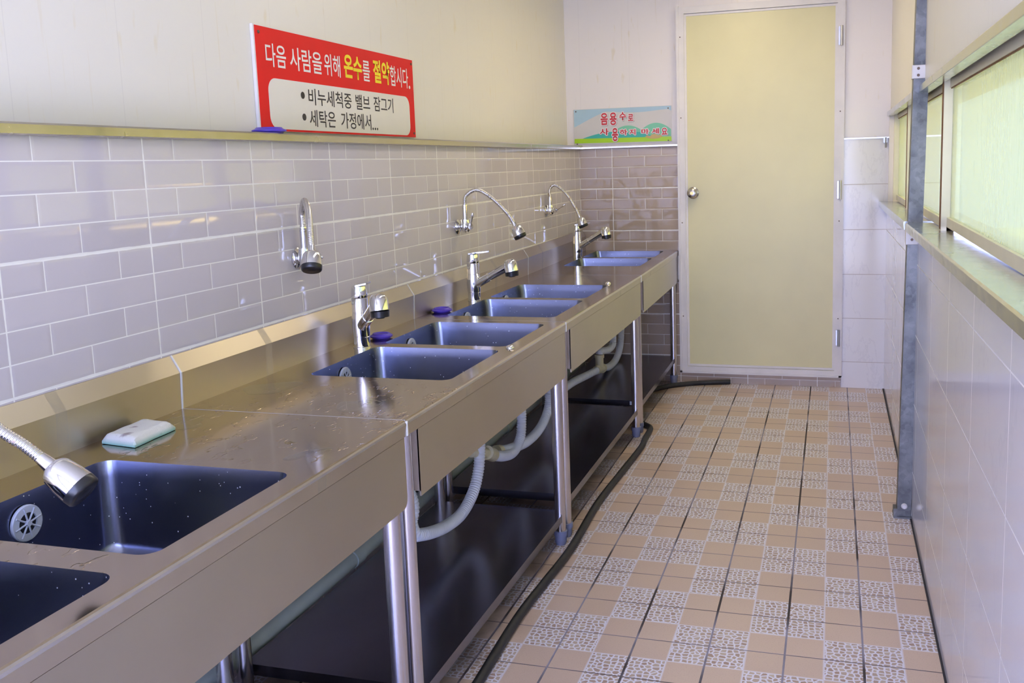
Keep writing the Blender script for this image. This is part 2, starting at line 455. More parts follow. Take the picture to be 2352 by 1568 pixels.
# unseen fill lamps above the frame, added to balance the daylight
FILL_LAMPS = []
for lc, le in (((1.0, .84, .58, 1), 8.2), ((1.0, .95, .88, 1), 3.2)):
    LM = NT('fill_lamp_diffuser'); LM.set(col=(.9, .9, .88, 1)); FILL_LAMPS.append(LM.m)
    LM.p.inputs['Emission Color'].default_value = lc; LM.p.inputs['Emission Strength'].default_value = le
for yl, lb in ((-1.1, 'added fill lamp, unseen, over the far end of the aisle'), (-2.9, 'added fill lamp, unseen, over the middle of the aisle')):
    t = thing('added_fill_lamp', lb, 'lamp', (.95, yl, ZC), 'added fill lamps')
    obj('housing', bx(.83, 1.07, yl-.64, yl+.64, ZC-.05, ZC-.001, bev=.004), WHITEPAINT, t)
    obj('diffuser', bx(.84, 1.06, yl-.62, yl+.62, ZC-.062, ZC-.0505), FILL_LAMPS[0 if yl > -2 else 1], t)

# stainless ledges capping the tile
b = extr(new(), [(XU, 1.389), (.016, 1.389), (.022, 1.392), (.022, 1.409), (.018, 1.413), (XU, 1.413)], 1, YB, -.002)
tag(obj('trim_1', b, LEDGE), 'narrow stainless ledge capping the brick tile along left wall', 'ledge', None, 'structure')
b = extr(new(), [(YU, 1.390), (-.010, 1.390), (-.013, 1.393), (-.013, 1.403), (YU, 1.405)], 0, .02, .588)
tag(obj('trim_2', b, LEDGE), 'short bright ledge capping tile below the small colourful sign', 'ledge', None, 'structure')
b = bx(1.507, 1.745, -.006, .02, 1.397, 1.404)
tag(obj('trim_3', b, LEDGE), 'thin metal strip above white tile right of door', 'trim', None, 'structure')

tag(obj('trim_8', bx(WR-.0055, WR+.001, YB, -.001, -.01, .0025), plain('dark_joint', (.02, .02, .028, 1), .7)), 'dark joint line where the floor meets the right wall', 'joint', None, 'structure')
# window sill, head trim, window units
def zs(y): return 1.056 + .0083*(-y)
WALU = plain('cream_window_frame', srgb(232, 224, 190), .35, var=.03)
SILLM = mat_aluminium('sill_stainless', (0.66, 0.69, 0.68, 1))
def sill(y0, y1, name, label):
    b = new(); P = []
    for y in (y0, y1):
        z = zs(y); P.append([(1.697, z-.030), (1.694, z-.004), (1.698, z), (1.84, z), (1.84, z-.06), (WR-.002, z-.06), (WR-.002, z-.030)])
    A = [b.verts.new((p[0], y0, p[1])) for p in P[0]]; B = [b.verts.new((p[0], y1, p[1])) for p in P[1]]; n = len(A)
    for k in range(n): b.faces.new((A[k], A[(k+1) % n], B[(k+1) % n], B[k]))
    b.faces.new(A); b.faces.new(list(reversed(B)))
    tag(obj(name, b, SILLM), label, 'window sill', None, 'structure')
sill(YB, -2.00, 'trim_4', 'glossy steel window sill running from the pole toward the viewer')
sill(-1.90, -.002, 'trim_5', 'short steel window sill between the pole and the far wall')
b = bx(WR-.006, WR+.03, YB, -.002, 1.513, 1.537, bev=.002)
tag(obj('trim_6', b, SILLM), 'grey metal strip edging the window head along right wall', 'trim', None, 'structure')
b = bx(WR+.02, 1.86, YB, -.002, 1.525, 1.56)
tag(obj('trim_7', b, WALU), 'cream underside of the window head', 'trim', None, 'structure')
MUL = [-.05, -1.01, -2.394, -3.78, -5.16, -6.29]
WSEAL = plain('brown_window_seal', srgb(120, 78, 44), .6)
for i in range(5):
    y1, y0 = MUL[i], MUL[i+1]; k = i+1
    w = thing('window_%d' % k, ['far window pane beside the end wall', 'window pane beyond and behind the steel pole', 'wide hazy window pane nearest the viewer at right', 'window pane beside the viewer', 'window pane behind the viewer'][i], 'window', (1.79, (y0+y1)/2, zs(y0)), None, 'structure')
    b = new(); zb = zs(y0)
    box(b, 1.782, 1.802, y0, y1, zb, zb+.028); box(b, 1.782, 1.802, y0, y1, 1.497, 1.530)
    box(b, 1.766, 1.804, y0, y0+.042, zb, 1.529)
    if i == 0: box(b, 1.766, 1.804, y1-.03, y1, zb-.01, 1.529)
    obj('frame', b, WALU, w)
    obj('pane', bx(1.791, 1.794, y0+.04, y1, zb+.025, 1.499), GLASS, w)
    b = new(); box(b, 1.785, 1.788, y0+.04, y1, 1.4935, 1.497); box(b, 1.785, 1.788, y0+.042, y0+.046, zb+.028, 1.497)
    obj('seal', b, WSEAL, w)
    m = bx(1.765, 1.770, y0+.002, y0+.040, zb+.004, 1.526); obj('dark_edge', m, WSEAL, w)
# outside: ground, bank and paving
OUTG = plain('dry_yellow_grass', srgb(236, 202, 84), .9, var=.15, vs=1.5)
OUTP = plain('pale_paving', srgb(190, 196, 204), .8)
b = bx(2.4, 9.0, -14, 14, -.3, -.15)
tag(obj('ground', b, OUTP), 'pale paved ground outside the windows', 'ground', None, 'structure')
b = extr(new(), [(5.2, -.2), (5.8, .9), (8.2, 4.6), (8.8, 4.9), (8.8, -.2)], 1, -4.6, 14)
tag(obj('hillside', b, OUTG), 'sunlit yellow-green bank outside the windows', 'bank', None, 'structure')
b = bx(-3, 6, -14, YB-.15, -.3, -.05)
tag(obj('yard', b, OUTP), 'pale yard outside the back doorway', 'ground', None, 'structure')

# ---------------------------------------------------------------- door
d = thing('door_1', 'plain olive-cream door in white metal frame on far wall', 'door', (1.05, 0, .07), None, 'structure')
b = new()
box(b, .594, .634, -.018, .05, .065, 2.165); box(b, 1.470, 1.506, -.018, .05, .065, 2.165); box(b, .634, 1.470, -.018, .05, 2.128, 2.165); box(b, .634, 1.470, -.018, .05, .065, .098)
box(b, .590, .604, -.024, .0, .062, 2.17); box(b, 1.494, 1.510, -.024, .0, .062, 2.17); box(b, .590, 1.51, -.024, 0, .060, .072)
obj('frame', b, WHITEPAINT, d)
leaf = obj('leaf', bx(.636, 1.468, .0, .04, .100, 2.126), DOORSKIN, d)
b = new(); box(b, .634, .646, -.006, .01, .1, 2.126); box(b, 1.458, 1.470, -.006, .01, .1, 2.126); box(b, .646, 1.458, -.006, .01, .1, .112); box(b, .646, 1.458, -.006, .01, 2.114, 2.126)
obj('edge_strip', b, WHITEPAINT, d)
kb = lathe(new(), (.675, -.002, 1.121), (.675, -.062, 1.121), [(0, .034), (.1, .034), (.16, .026), (.22, .013), (.45, .013), (.55, .024), (.75, .029), (.93, .026), (1, .018)], 28)
k = obj('knob', kb, KNOB, d, True)
obj('keyhole', lathe(new(), (.675, -.0625, 1.121), (.675, -.0655, 1.121), [(0, .010), (1, .009)], 18), plain('brass', (.6, .42, .14, 1), .3, 1.0), k)
for z0, z1 in ((1.90, 2.005), (1.07, 1.175), (.243, .338)):
    b = new(); cyl(b, (1.492, -.028, z0), (1.492, -.028, z1), .007, seg=14); box(b, 1.476, 1.506, -.023, -.017, z0+.004, z1-.004)
    obj('hinge', b, HINGE, d)
for x in (.612, 1.488):
    for z in (.4, .95, 1.55, 2.0): obj('screw', lathe(new(), (x, -.017, z), (x, -.0205, z), [(0, .004), (1, .003)], 8), SCREW, d)

# ---------------------------------------------------------------- steel pole by the window
pole = thing('steel_pole', 'mottled galvanised channel post standing against the right wall', 'pole', (1.71, -1.96, 0))
def px(z): return 1.688 + z*.0165
b = new(); sec = [(-.000, .012), (0, -.0), (.048, 0), (.048, .05), (.043, .05), (.043, .005), (.005, .005), (.005, .05), (0, .05)]
sec = [(0, 0), (.048, 0), (.048, .06), (.0435, .06), (.0435, .0045), (.0045, .0045), (.0045, .06), (0, .06)]
A = [b.verts.new((px(0)+x, -1.96+y, 0)) for x, y in sec]; B = [b.verts.new((px(ZC)+x, -1.96+y, ZC)) for x, y in sec]; n = len(A)
for q in range(n): b.faces.new((A[q], A[(q+1) % n], B[(q+1) % n], B[q]))
b.faces.new(A); b.faces.new(list(reversed(B)))
obj('channel', b, GALV, pole)
b = new(); box(b, px(0)-.012, px(0)+.0, -1.966, -1.92, 0, .035); box(b, px(0)-.012, px(0)+.052, -1.968, -1.90, 0, .006)
obj('foot_bracket', b, GALV, pole)
obj('bolt', lathe(new(), (px(.04)+.024, -1.960, .045), (px(.04)+.024, -1.969, .045), [(0, .011), (.5, .011), (1, .007)], 12), WHITEPAINT, pole)
for z, h in ((1.582, .045), (1.03, .07)):
    b = new(); x = px(z); box(b, x-.004, x+.052, -1.9665, -1.9605, z-h/2, z+h/2, bev=.002); box(b, x-.006, x-.001, -1.966, -1.925, z-h/2, z+h/2)
    br = obj('bracket', b, WHITEPAINT, pole)
    for dx, dz in ((.014, h*.25), (.014, -h*.25)): obj('screw', lathe(new(), (x+dx, -1.966, z+dz), (x+dx, -1.970, z+dz), [(0, .005), (1, .004)], 10), SCREW, br)
b = tube(new(), [(px(z)+.053+.002*math.sin(z*9), -1.962, z) for z in (0.01, .2, .4, .6, .8, .99)], .0045, 8, .02)
obj('sealant_bead', b, CAULK, pole, True)
b = tube(new(), [(1.778, -1.985, z) for z in (1.60, 1.8, 2.1, ZC)], .009, 12, .1)
tag(obj('white_conduit', b, WHITEPAINT, None, True), 'thin white conduit rising beside the top of steel pole', 'pipe')
b = new(); box(b, 1.715, 1.735, -.016, 0, 1.372, 1.402); cyl(b, (1.727, -.016, 1.40), (1.727, -.016, 1.345), .004, seg=8)
tag(obj('wall_hook', b, HINGE), 'tiny metal hook under the strip right of door', 'hook')

# ---------------------------------------------------------------- sink units
CT = .7775
def make_unit(nm, label, y0, y1, basins, tilt=0.0, shelf=(.125, .125), near=True):
    t = thing('sink_unit', label, 'sink', (.29, (y0+y1)/2, 0), 'stainless steel double sink units along the left wall')
    def zt(y): return CT + tilt*(y-y0)
    ya, yb = y0+.0015, y1-.0015
    def tl(bm, zmin=.5):
        if tilt:
            for v in bm.verts:
                if v.co.z > zmin: v.co.z += tilt*(v.co.y-y0)
        return bm
    # counter with two holes
    b = new(); x0, x1 = .0235, .579; es = []
    def loop(pts):
        vs = [b.verts.new((p[0], p[1], CT)) for p in pts]
        for k in range(len(vs)): es.append(b.edges.new((vs[k], vs[(k+1) % len(vs)])))
        return vs
    outer = loop([(x0, ya), (x1, ya), (x1, yb), (x0, yb)])
    holes = [loop(rrect(h[0], h[1], h[2], h[3], .028)) for h in basins]
    bmesh.ops.triangle_fill(b, edges=es, use_beauty=True, normal=(0, 0, 1))
    # folded front edge and ends
    prof = [(x1, CT), (.583, CT-.0012), (.5855, CT-.004), (.5868, CT-.008), (.5848, CT-.034), (.581, CT-.036)]
    rows = [[b.verts.new((p[0], y, p[1])) for p in prof] for y in (ya, yb)]
    for k in range(len(prof)-1): b.faces.new((rows[0][k], rows[1][k], rows[1][k+1], rows[0][k+1]))
    for y, r in ((ya, rows[0]), (yb, rows[1])):
        c = [b.verts.new((x0, y, CT)), b.verts.new((x0, y, CT-.034))]
        b.faces.new([c[0]] + r[:5] + [c[1]])
    bmesh.ops.remove_doubles(b, verts=b.verts, dist=.0001)
    b.normal_update()
    for f in b.faces:
        c = f.calc_center_median()
        if c.x > .584 and CT-.0345 < c.z < CT-.0085: f.material_index = 1
        elif c.x > .5815 and c.z > CT-.0085: f.material_index = 2
    o = obj('countertop', tl(b), [STEEL_TOP, STEEL, TUBE], t)
    # back splash
    b = new(); P = [(.0235, CT), (.0275, .862), (.004, .900), (.0012, .9005), (.0012, CT)]
    extr(b, P, 1, ya, yb); obj('backsplash', tl(b), STEEL, t)
    if near:
        b = new(); R = [(.0225, CT-.001), (.0245, CT-.001), (.0290, .8625), (.005, .9013), (.0015, .9005), (.0265, .862)]
        extr(b, R, 1, y0-.0022, y0+.0022)
        obj('seam_sealant', b, CAULK, t)
        obj('seam_sealant', bx(.5835, .5875, y0-.0022, y0+.0022, CT-.034, CT-.002), CAULK, t)
        obj('seam_line', bx(.0235, .583, y0-.0010, y0+.0010, CT-.001, CT+.0004), GREYSEAM, t)
    # apron
    a0, a1 = y0+.058, y1-.010; r = .02
    P = [(a0, .742), (a1, .742)] + [(a1-r+r*math.cos(a), .589+r+r*math.sin(a)) for a in [-PI/2*k/5 for k in range(6)]] + [(a0, .589)]
    b = extr(new(), P, 0, .5795, .5835); box(b, .545, .583, a1-.004, a1, .61, .742); box(b, .545, .583, a0, a0+.004, .60, .742)
    obj('apron', tl(b), STEEL_APRON, t)
    # basins
    for (bx0, bx1, by0, by1) in basins:
        b = new(); rings = []
        lv = [(0, 0, .028), (.0006, -.004, .028), (.004, -.03, .030), (.012, -.155, .034), (.018, -.172, .036), (.032, -.182, .03), (.06, -.184, .02)]
        for ins, dz, r in lv:
            rings.append([b.verts.new((p[0], p[1], CT+dz)) for p in rrect(bx0+ins*.9, bx1-ins*.9, by0+ins, by1-ins, r)])
        for q, s in zip(rings, rings[1:]):
            for k in range(len(q)): b.faces.new((q[k], q[(k+1) % len(q)], s[(k+1) % len(q)], s[k]))
        b.faces.new(rings[-1])
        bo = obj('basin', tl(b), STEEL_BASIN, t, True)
        yc, zc = (by0+by1)/2 - .012, zt(by0)-.050; xw = bx0 + .0075
        b = lathe(new(), (xw-.002, yc, zc), (xw+.004, yc, zc), [(0, .0315), (.55, .0315), (.85, .0300), (1.0, .0185), (.3, .0178)], 32, False)
        for k in range(4):
            a = PI*k/4 + .2; dy, dz = math.cos(a)*.027, math.sin(a)*.027
            cyl(b, (xw+.0035, yc-dy, zc-dz), (xw+.0035, yc+dy, zc+dz), .0017, seg=6)
        lathe(b, (xw+.002, yc, zc), (xw+.007, yc, zc), [(0, .006), (1, .005)], 12)
        og = obj('overflow_grille', b, GRILLE, bo, True)
        obj('grille_hole', lathe(new(), (xw+.0004, yc, zc), (xw+.0012, yc, zc), [(0, .0185), (1, .0185)], 20), BLACKP, bo)
        b = lathe(new(), ((bx0+bx1)/2, (by0+by1)/2, zt(by0)-.1835), ((bx0+bx1)/2, (by0+by1)/2, zt(by0)-.179), [(0, .05), (.6, .05), (1, .044), (.5, .02)], 28)
        obj('drain', b, CHROME, bo, True)
    # legs
    for x in (.555, .105):
        for y in (y0+.036, y1-.036):
            b = cyl(new(), (x, y, .035), (x, y, .745), .019, seg=28)
            lg = obj('leg', b, TUBE, t, True)
            b = lathe(new(), (x, y, 0), (x, y, .05), [(0, .017), (.15, .020), (.62, .0205), (.64, .0235), (.98, .0235), (1, .02)], 24)
            obj('foot', b, FOOTP, lg, True)
    # shelf
    b = new(); s0, s1 = y0+.062, y1-.012
    c = [(.09, s0), (.566, s0), (.566, s1), (.09, s1)]
    def zh(y): return shelf[0] + (shelf[1]-shelf[0])*(y-s0)/(s1-s0)
    T = [b.verts.new((x, y, zh(y))) for x, y in c]; U = [b.verts.new((x, y, zh(y)-.028)) for x, y in c]
    b.faces.new(T)
    for k in range(4): b.faces.new((T[k], T[(k+1) % 4], U[(k+1) % 4], U[k]))
    b.faces.new(list(reversed(U)))
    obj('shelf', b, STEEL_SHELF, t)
    return t
YU_ = [-4.87, -3.632, -2.402, -1.110, -.004]
TD = .0115
make_unit('A', 'stainless double sink unit nearest the viewer, with sponge on its counter', YU_[0], YU_[1], [(.128, .535, -4.345, -3.985), (.128, .535, -4.765, -4.405)])
make_unit('B', 'second stainless double sink unit, wet drainboard in front of its basins', YU_[1], YU_[2], [(.128, .530, -3.275, -2.892), (.125, .530, -2.842, -2.452)], 0, (.127, .111))
make_unit('C', 'third stainless double sink unit, with a purple lid at its near corner', YU_[2], YU_[3], [(.108, .520, -2.322, -1.915), (.105, .512, -1.868, -1.470)], 0, (.142, .140))
ud = make_unit('D', 'farthest stainless double sink unit, touching the far wall beside the door', YU_[3], YU_[4], [(.100, .510, -.770, -.420), (.100, .510, -.375, -.055)], TD, (.150, .158))

P = [(-r_, z_) for r_, z_ in ((-.560, .745), (-.598, .745), (-.598, .630), (-.594, .612), (-.584, .602), (-.560, .600))]
obj('end_plate', extr(new(), [(a, c+.012) for a, c in P], 1, -.0095, -.0045), WHITEPAINT, ud)
for x, y, lb in ((.547, -2.86, 'small shiny metal stud on the front rim between basins of second unit'), (.500, -1.425, 'small shiny metal stud at the far front basin corner of third unit')):
    b = lathe(new(), (x, y, CT+.0002), (x, y, CT+.010), [(0, .013), (.3, .0125), (.6, .0105), (.85, .007), (1, .002)], 20)
    tag(obj('metal_stud', b, CHROME, None, True), lb, 'stud', 'shiny studs on the counters')

# ---------------------------------------------------------------- counter mixers
def mixer(loc, head, lever, label, ll=1.0):
    x, y, z = loc
    t = thing('mixer_tap', label, 'tap', loc, 'pull-out mixer taps on the counters')
    P = Vector(loc)
    b = lathe(new(), P, P+Vector((0, 0, .150)), [(0, .0265), (.02, .0265), (.03, .0245), (.22, .0245), (.225, .0238), (.235, .0238), (.24, .0252), (.45, .027), (.62, .0255), (.70, .0245), (.705, .0238), (.72, .0238), (.725, .0245), (1, .0238)], 32)
    obj('body', b, CHROME, t, True)
    b = lathe(new(), P+Vector((0, 0, .152)), P+Vector((0, 0, .190)), [(0, .0235), (.05, .0245), (.55, .0235), (.9, .021), (1, .012)], 32)
    dl = Vector(lever).normalized()
    pr = Vector((-dl.y, dl.x, 0))
    vs = []
    for s, w, zz in ((-.012, .018, .186), (.02, .019, .191), (.020+.025*ll, .010, .192), (.020+.052*ll, .007, .195)):
        vs.append([b.verts.new(P + dl*s + pr*(w*k) + Vector((0, 0, zz + q))) for k, q in ((-1, 0), (1, 0), (1, .005), (-1, .005))])
    for q, s in zip(vs, vs[1:]):
        for k in range(4): b.faces.new((q[k], q[(k+1) % 4], s[(k+1) % 4], s[k]))
    b.faces.new(vs[0]); b.faces.new(list(reversed(vs[-1])))
    obj('lever', b, CHROME, t, True)
    H = Vector(head); a = P + Vector((0, 0, .060)); dirv = (H + Vector((0, 0, .006)) - a)
    st = a + dirv.normalized()*.012; en = H + Vector((0, 0, .008))
    b = lathe(new(), st, en, [(0, .0165), (.03, .0175), (.40, .0170), (.405, .0145), (.43, .0145), (.435, .0160), (.9, .0175), (1, .0185)], 28)
    sp = obj('spout', b, CHROME, t, True)
    hd = Vector((dirv.x, dirv.y, 0)).normalized()*.012
    b = lathe(new(), H+Vector((0, 0, .034))+hd*.2, H-Vector((0, 0, .014))+hd, [(0, .008), (.06, .017), (.2, .0235), (.42, .0265), (1, .0275)], 30)
    obj('spray_head', b, CHROME, t, True)
    b = lathe(new(), H-Vector((0, 0, .0145))+hd, H-Vector((0, 0, .036))+hd*1.1, [(0, .0272), (.1, .0270), (.8, .0262), (.85, .015), (1, .012)], 30)
    obj('nozzle', b, BLACKP, t, True)
    return t
mixer((.090, -2.906, CT), (.212, -3.022, .925), (.8, .5, 0), 'nearest counter mixer tap, spray head swung toward the viewer beside a purple lid', .3)
mixer((.078, -1.959, CT), (.235, -1.975, .912), (1, .05, 0), 'middle counter mixer tap with thin lever, spout reaching over the third sink')
mixer((.092, -.441, CT+TD*(.669)), (.255, -.47, .932), (.9, .3, 0), 'farthest counter mixer tap below the last flexible spout near the end wall')

# ---------------------------------------------------------------- wall spray taps
def wall_tap(mount, riser, pts, neck, face, label, handle):
    m = Vector(mount)
    t = thing('flexible_tap', label, 'tap', mount, 'flexible gooseneck taps on the tile wall')
    b = lathe(new(), m+Vector((.0005, 0, 0)), m+Vector((.012, 0, 0)), [(0, .030), (.3, .030), (.8, .020), (1, .013)], 28)
    obj('flange', b, CHROME, t, True)
    R = Vector(riser)
    b = new(); cyl(b, m+Vector((.010, 0, 0)), (R.x+.004, R.y, m.z+.004), .0095, seg=20)
    lathe(b, (R.x, R.y, m.z-.022), (R.x, R.y, m.z+.030), [(0, .010), (.15, .017), (.4, .020), (.7, .018), (.8, .0165), (1, .0165)], 24)
    vb = obj('valve', b, CHROME, t, True)
    h = Vector(handle)
    b = lathe(new(), (R.x, R.y, m.z+.002), Vector((R.x, R.y, m.z+.002))+Vector((h.x, h.y, 0)).normalized()*.036, [(0, .014), (.6, .014), (.65, .0125), (1, .0125)], 18)
    c = Vector((R.x, R.y, m.z+.002))+Vector((h.x, h.y, 0)).normalized()*.034
    e = c + h
    lathe(b, c, e, [(0, .005), (.3, .0035), (.55, .004), (.8, .0065), (1, .003)], 12)
    obj('handle', b, CHROME, t, True)
    top = Vector((R.x, R.y, R.z))
    b = lathe(new(), (R.x, R.y, m.z+.030), top, [(0, .0098), (.78, .0098), (.8, .0112), (.86, .0112), (.88, .0098), (.94, .0098), (.95, .0108), (1, .0105)], 22)
    obj('riser', b, CHROME, t, True)
    b = tube(new(), [top-Vector((0, 0, .006))] + pts + [neck], .0080, 14, .004, .0005, .0044)
    obj('flexible_hose', b, RUSTY, t, True)
    nk, fc = Vector(neck), Vector(face)
    b = lathe(new(), nk-(fc-nk).normalized()*.014, fc, [(0, .0085), (.12, .0095), (.28, .0105), (.30, .0135), (.36, .0185), (.44, .0215), (.75, .0245), (1, .0255)], 30)
    hd = obj('spray_head', b, CHROME, t, True)
    d = (fc-nk).normalized()
    b = lathe(new(), fc+d*.0002, fc+d*.014, [(0, .0257), (.7, .0252), (.9, .0235), (1, .020), (.9, .012), (1.0, .009)], 30)
    obj('nozzle_ring', b, BLACKP, hd, True)
    return t
wall_tap((0, -4.27, 1.070), (.040, -4.272, 1.155), [Vector((.055, -4.28, 1.20)), Vector((.12, -4.31, 1.195)), Vector((.22, -4.35, 1.085)), Vector((.300, -4.385, .992)), Vector((.337, -4.386, .963)), Vector((.372, -4.380, .940))], (.404, -4.375, .914), (.444, -4.368, .880),
         'flexible wall tap at left edge, its spray head hanging over the nearest basin', (.0, -.02, .04))
wall_tap((0, -3.083, 1.066), (.031, -3.092, 1.155), [Vector((.036, -3.10, 1.195)), Vector((.090, -3.172, 1.230)), Vector((.166, -3.278, 1.205)), Vector((.202, -3.335, 1.155))], (.217, -3.358, 1.112), (.224, -3.374, 1.078),
         'flexible wall tap below the red sign, bent straight toward the viewer', (.010, .022, -.004))
wall_tap((0, -1.916, 1.070), (.036, -1.916, 1.158), [Vector((.043, -1.916, 1.193)), Vector((.091, -1.916, 1.216)), Vector((.154, -1.916, 1.182)), Vector((.216, -1.916, 1.121))], (.246, -1.916, 1.073), (.264, -1.916, 1.036),
         'flexible wall tap arching sideways above the third sink unit', (.016, -.01, .055))
wall_tap((0, -.709, 1.068), (.024, -.709, 1.140), [Vector((.024, -.709, 1.178)), Vector((.055, -.709, 1.200)), Vector((.113, -.709, 1.154)), Vector((.160, -.709, 1.080))], (.184, -.709, 1.030), (.200, -.709, .992),
         'flexible wall tap nearest the far wall, above the last mixer tap', (.05, -.005, .03))

# ---------------------------------------------------------------- loose things on the counter and ledge
def lid(c, r, label, tilt=0.0):
    c = Vector(c)
    b = lathe(new(), c, c+Vector((0, 0, .016)), [(0, .0), (0, r*.80), (.25, r*.84), (.3, r*.99), (.55, r), (.62, r*.95), (.75, r*.82), (1, r*.74), (.95, r*.60), (.8, r*.56), (.7, .004)], 40)
    bmesh.ops.remove_doubles(b, verts=b.verts, dist=.0001)
    return tag(obj('plastic_lid', b, PURPLE, None, True), label, 'lid', 'round purple plastic lids')
lid((.080, -2.762, CT+.0006), .036, 'round purple lid on the counter behind the nearest mixer tap')
lid((.062, -2.245, CT+.0006), .038, 'round purple lid at the near corner of the third sink unit')
lid((-.026, -3.135, 1.4135), .046, 'round purple lid on the steel ledge below the red sign')
# sponge
b = new()
import mathutils.noise as mn
N1, N2 = 22, 14; ax = Vector((-.008, .128, 0)); ay = Vector((.090, -.012, 0)); o0 = Vector((.046, -3.902, CT+.001))
grid = []
for side in (0, 1):
    G = []
    for i in range(N1+1):
        row = []
        for j in range(N2+1):
            u, v2 = i/N1, j/N2
            e = min(u, 1-u)*9; f = min(v2, 1-v2)*7
            th = .005 + .0145*(math.sin(min(1, e)*PI/2)**.6)*(math.sin(min(1, f)*PI/2)**.6)
            p = o0 + ax*u + ay*v2
            z = th + .0015*mn.noise(Vector((u*5, v2*4, 3))) if side else .0
            row.append(b.verts.new((p.x + .003*mn.noise(Vector((u*3, v2*3, 1))), p.y, o0.z + z)))
        G.append(row)
    grid.append(G)
for side, G in enumerate(grid):
    for i in range(N1):
        for j in range(N2): b.faces.new((G[i][j], G[i+1][j], G[i+1][j+1], G[i][j+1]))
rim = [(i, 0) for i in range(N1)] + [(N1, j) for j in range(N2)] + [(i, N2) for i in range(N1, 0, -1)] + [(0, j) for j in range(N2, 0, -1)]
for k in range(len(rim)):
    (i, j), (i2, j2) = rim[k], rim[(k+1) % len(rim)]
    b.faces.new((grid[0][i][j], grid[0][i2][j2], grid[1][i2][j2], grid[1][i][j]))
ms = NT('sponge_mesh_cloth')
wv = ms.noise(ms.scaled(1, 1, 1), 500.0, 2.0); st = ms.noise(ms.scaled(1, 1, 1), 24.0, 3.0)
zz = ms.ramp(ms.xyz()[2], CT+.002, CT+.012)
c0 = ms.mix(ms.ramp(st, .60, .68, 0, .7), srgb(212, 212, 202), srgb(120, 96, 100))
ms.set(col=ms.mix(zz, srgb(140, 186, 168), c0), rough=.9); ms.bump(wv, .5, .002)
tag(obj('sponge', b, ms.m, None, True), 'flat grey-white dish sponge with pale green underside on nearest counter', 'sponge')

def puddle(c, rx, ry, ang, label, seed, h=.0016):
    rnd = random.Random(seed); b = new(); ph = [rnd.random()*6 for _ in range(4)]; rings = []
    for s, z in ((1, .0002), (.985, h*.55), (.95, h*.85), (.85, h), (.4, h)):
        R = []
        for k in range(48):
            a = 2*PI*k/48
            q = 1 + .16*math.sin(2*a+ph[0]) + .10*math.sin(3*a+ph[1]) + .06*math.sin(5*a+ph[2])
            x, y = math.cos(a)*rx*q*s, math.sin(a)*ry*q*s
            R.append(b.verts.new((c[0]+x*math.cos(ang)-y*math.sin(ang), c[1]+x*math.sin(ang)+y*math.cos(ang), CT+z)))
        rings.append(R)
    for p, q in zip(rings, rings[1:]):
        for k in range(48): b.faces.new((p[k], p[(k+1) % 48], q[(k+1) % 48], q[k]))
    b.faces.new(rings[-1])
    bmesh.ops.recalc_face_normals(b, faces=b.faces)
    b.normal_update()
    po = obj('water_puddle', b, WATER, None, True)
    if po.data.polygons[-1].normal.z < 0: po.data.flip_normals()
    return tag(po, label, 'puddle', 'water puddles on the counters')
puddle((.115, -3.42, 0), .055, .075, 0, 'smooth oval water puddle before the second unit basins by the backsplash', 1)
puddle((.50, -3.88, 0), .020, .045, -.5, 'small water puddle at the front corner of the nearest unit counter', 2)
puddle((.42, -3.54, 0), .045, .060, .5, 'ragged water puddle near the counter front, where the near tap reflects', 4)
puddle((.10, -3.74, 0), .06, .05, .3, 'thin water film spreading beside the sponge', 5, .0010)

# ---------------------------------------------------------------- plumbing
def hose(name, pts, r, label, mat=WHITEP, rib=.0013, pitch=.010, cat='hose', group='corrugated drain hoses under the sinks'):
    o = obj(name, tube(new(), pts, r, 16, .01, rib, pitch), mat, None, True)
    return tag(o, label, cat, group)
hose('drain_hose', [(.30, -2.50, .594), (.30, -2.505, .47), (.30, -2.522, .34), (.30, -2.545, .275), (.30, -2.60, .222), (.30, -2.70, .190), (.30, -2.82, .196), (.30, -2.94, .222), (.29, -3.02, .245)], .0185, 'white corrugated drain hose sagging under the second sink unit')
hose('drain_hose', [(.27, -3.06, .594), (.27, -3.045, .45), (.285, -3.02, .34), (.285, -3.035, .29), (.288, -3.03, .262), (.29, -3.022, .25)], .0185, 'short white drain hose beside the front legs of the second sink unit')
hose('drain_hose', [(.30, -2.08, .592), (.30, -2.075, .42), (.30, -2.078, .33), (.30, -2.10, .265), (.30, -2.18, .236), (.30, -2.28, .250), (.30, -2.40, .290)], .0185, 'bluish drain hose with an elbow under the near basin of third unit')
hose('drain_hose', [(.30, -1.67, .592), (.30, -1.685, .44), (.30, -1.70, .345), (.30, -1.74, .275), (.30, -1.85, .232), (.30, -2.02, .226), (.285, -2.18, .245), (.27, -2.26, .262)], .0185, 'white corrugated drain hose curving under the far basin of third unit')
b = new(); cyl(b, (.30, -2.40, .292), (.30, -2.455, .318), .025, seg=20); cyl(b, (.30, -2.440, .311), (.285, -2.56, .35), .017, seg=18)
tag(obj('pipe_fitting', b, YELLOWP, None, True), 'larger ivory collar joining an elbow hose under the third sink unit', 'pipe fitting', 'ivory fittings on the drain hoses')
b = new(); cyl(b, (.27, -2.25, .258), (.27, -2.29, .268), .023, seg=20)
tag(obj('pipe_fitting', b, YELLOWP, None, True), 'smaller ivory collar behind the elbow hose under third sink unit', 'pipe fitting', 'ivory fittings on the drain hoses')
hose('drain_hose', [(.25, .0-.09, .598), (.25, -.075, .42), (.25, -.09, .29), (.25, -.14, .215), (.25, -.26, .172), (.25, -.42, .172), (.25, -.555, .196)], .0185, 'pale drain hose curving down beside the far tiled wall')
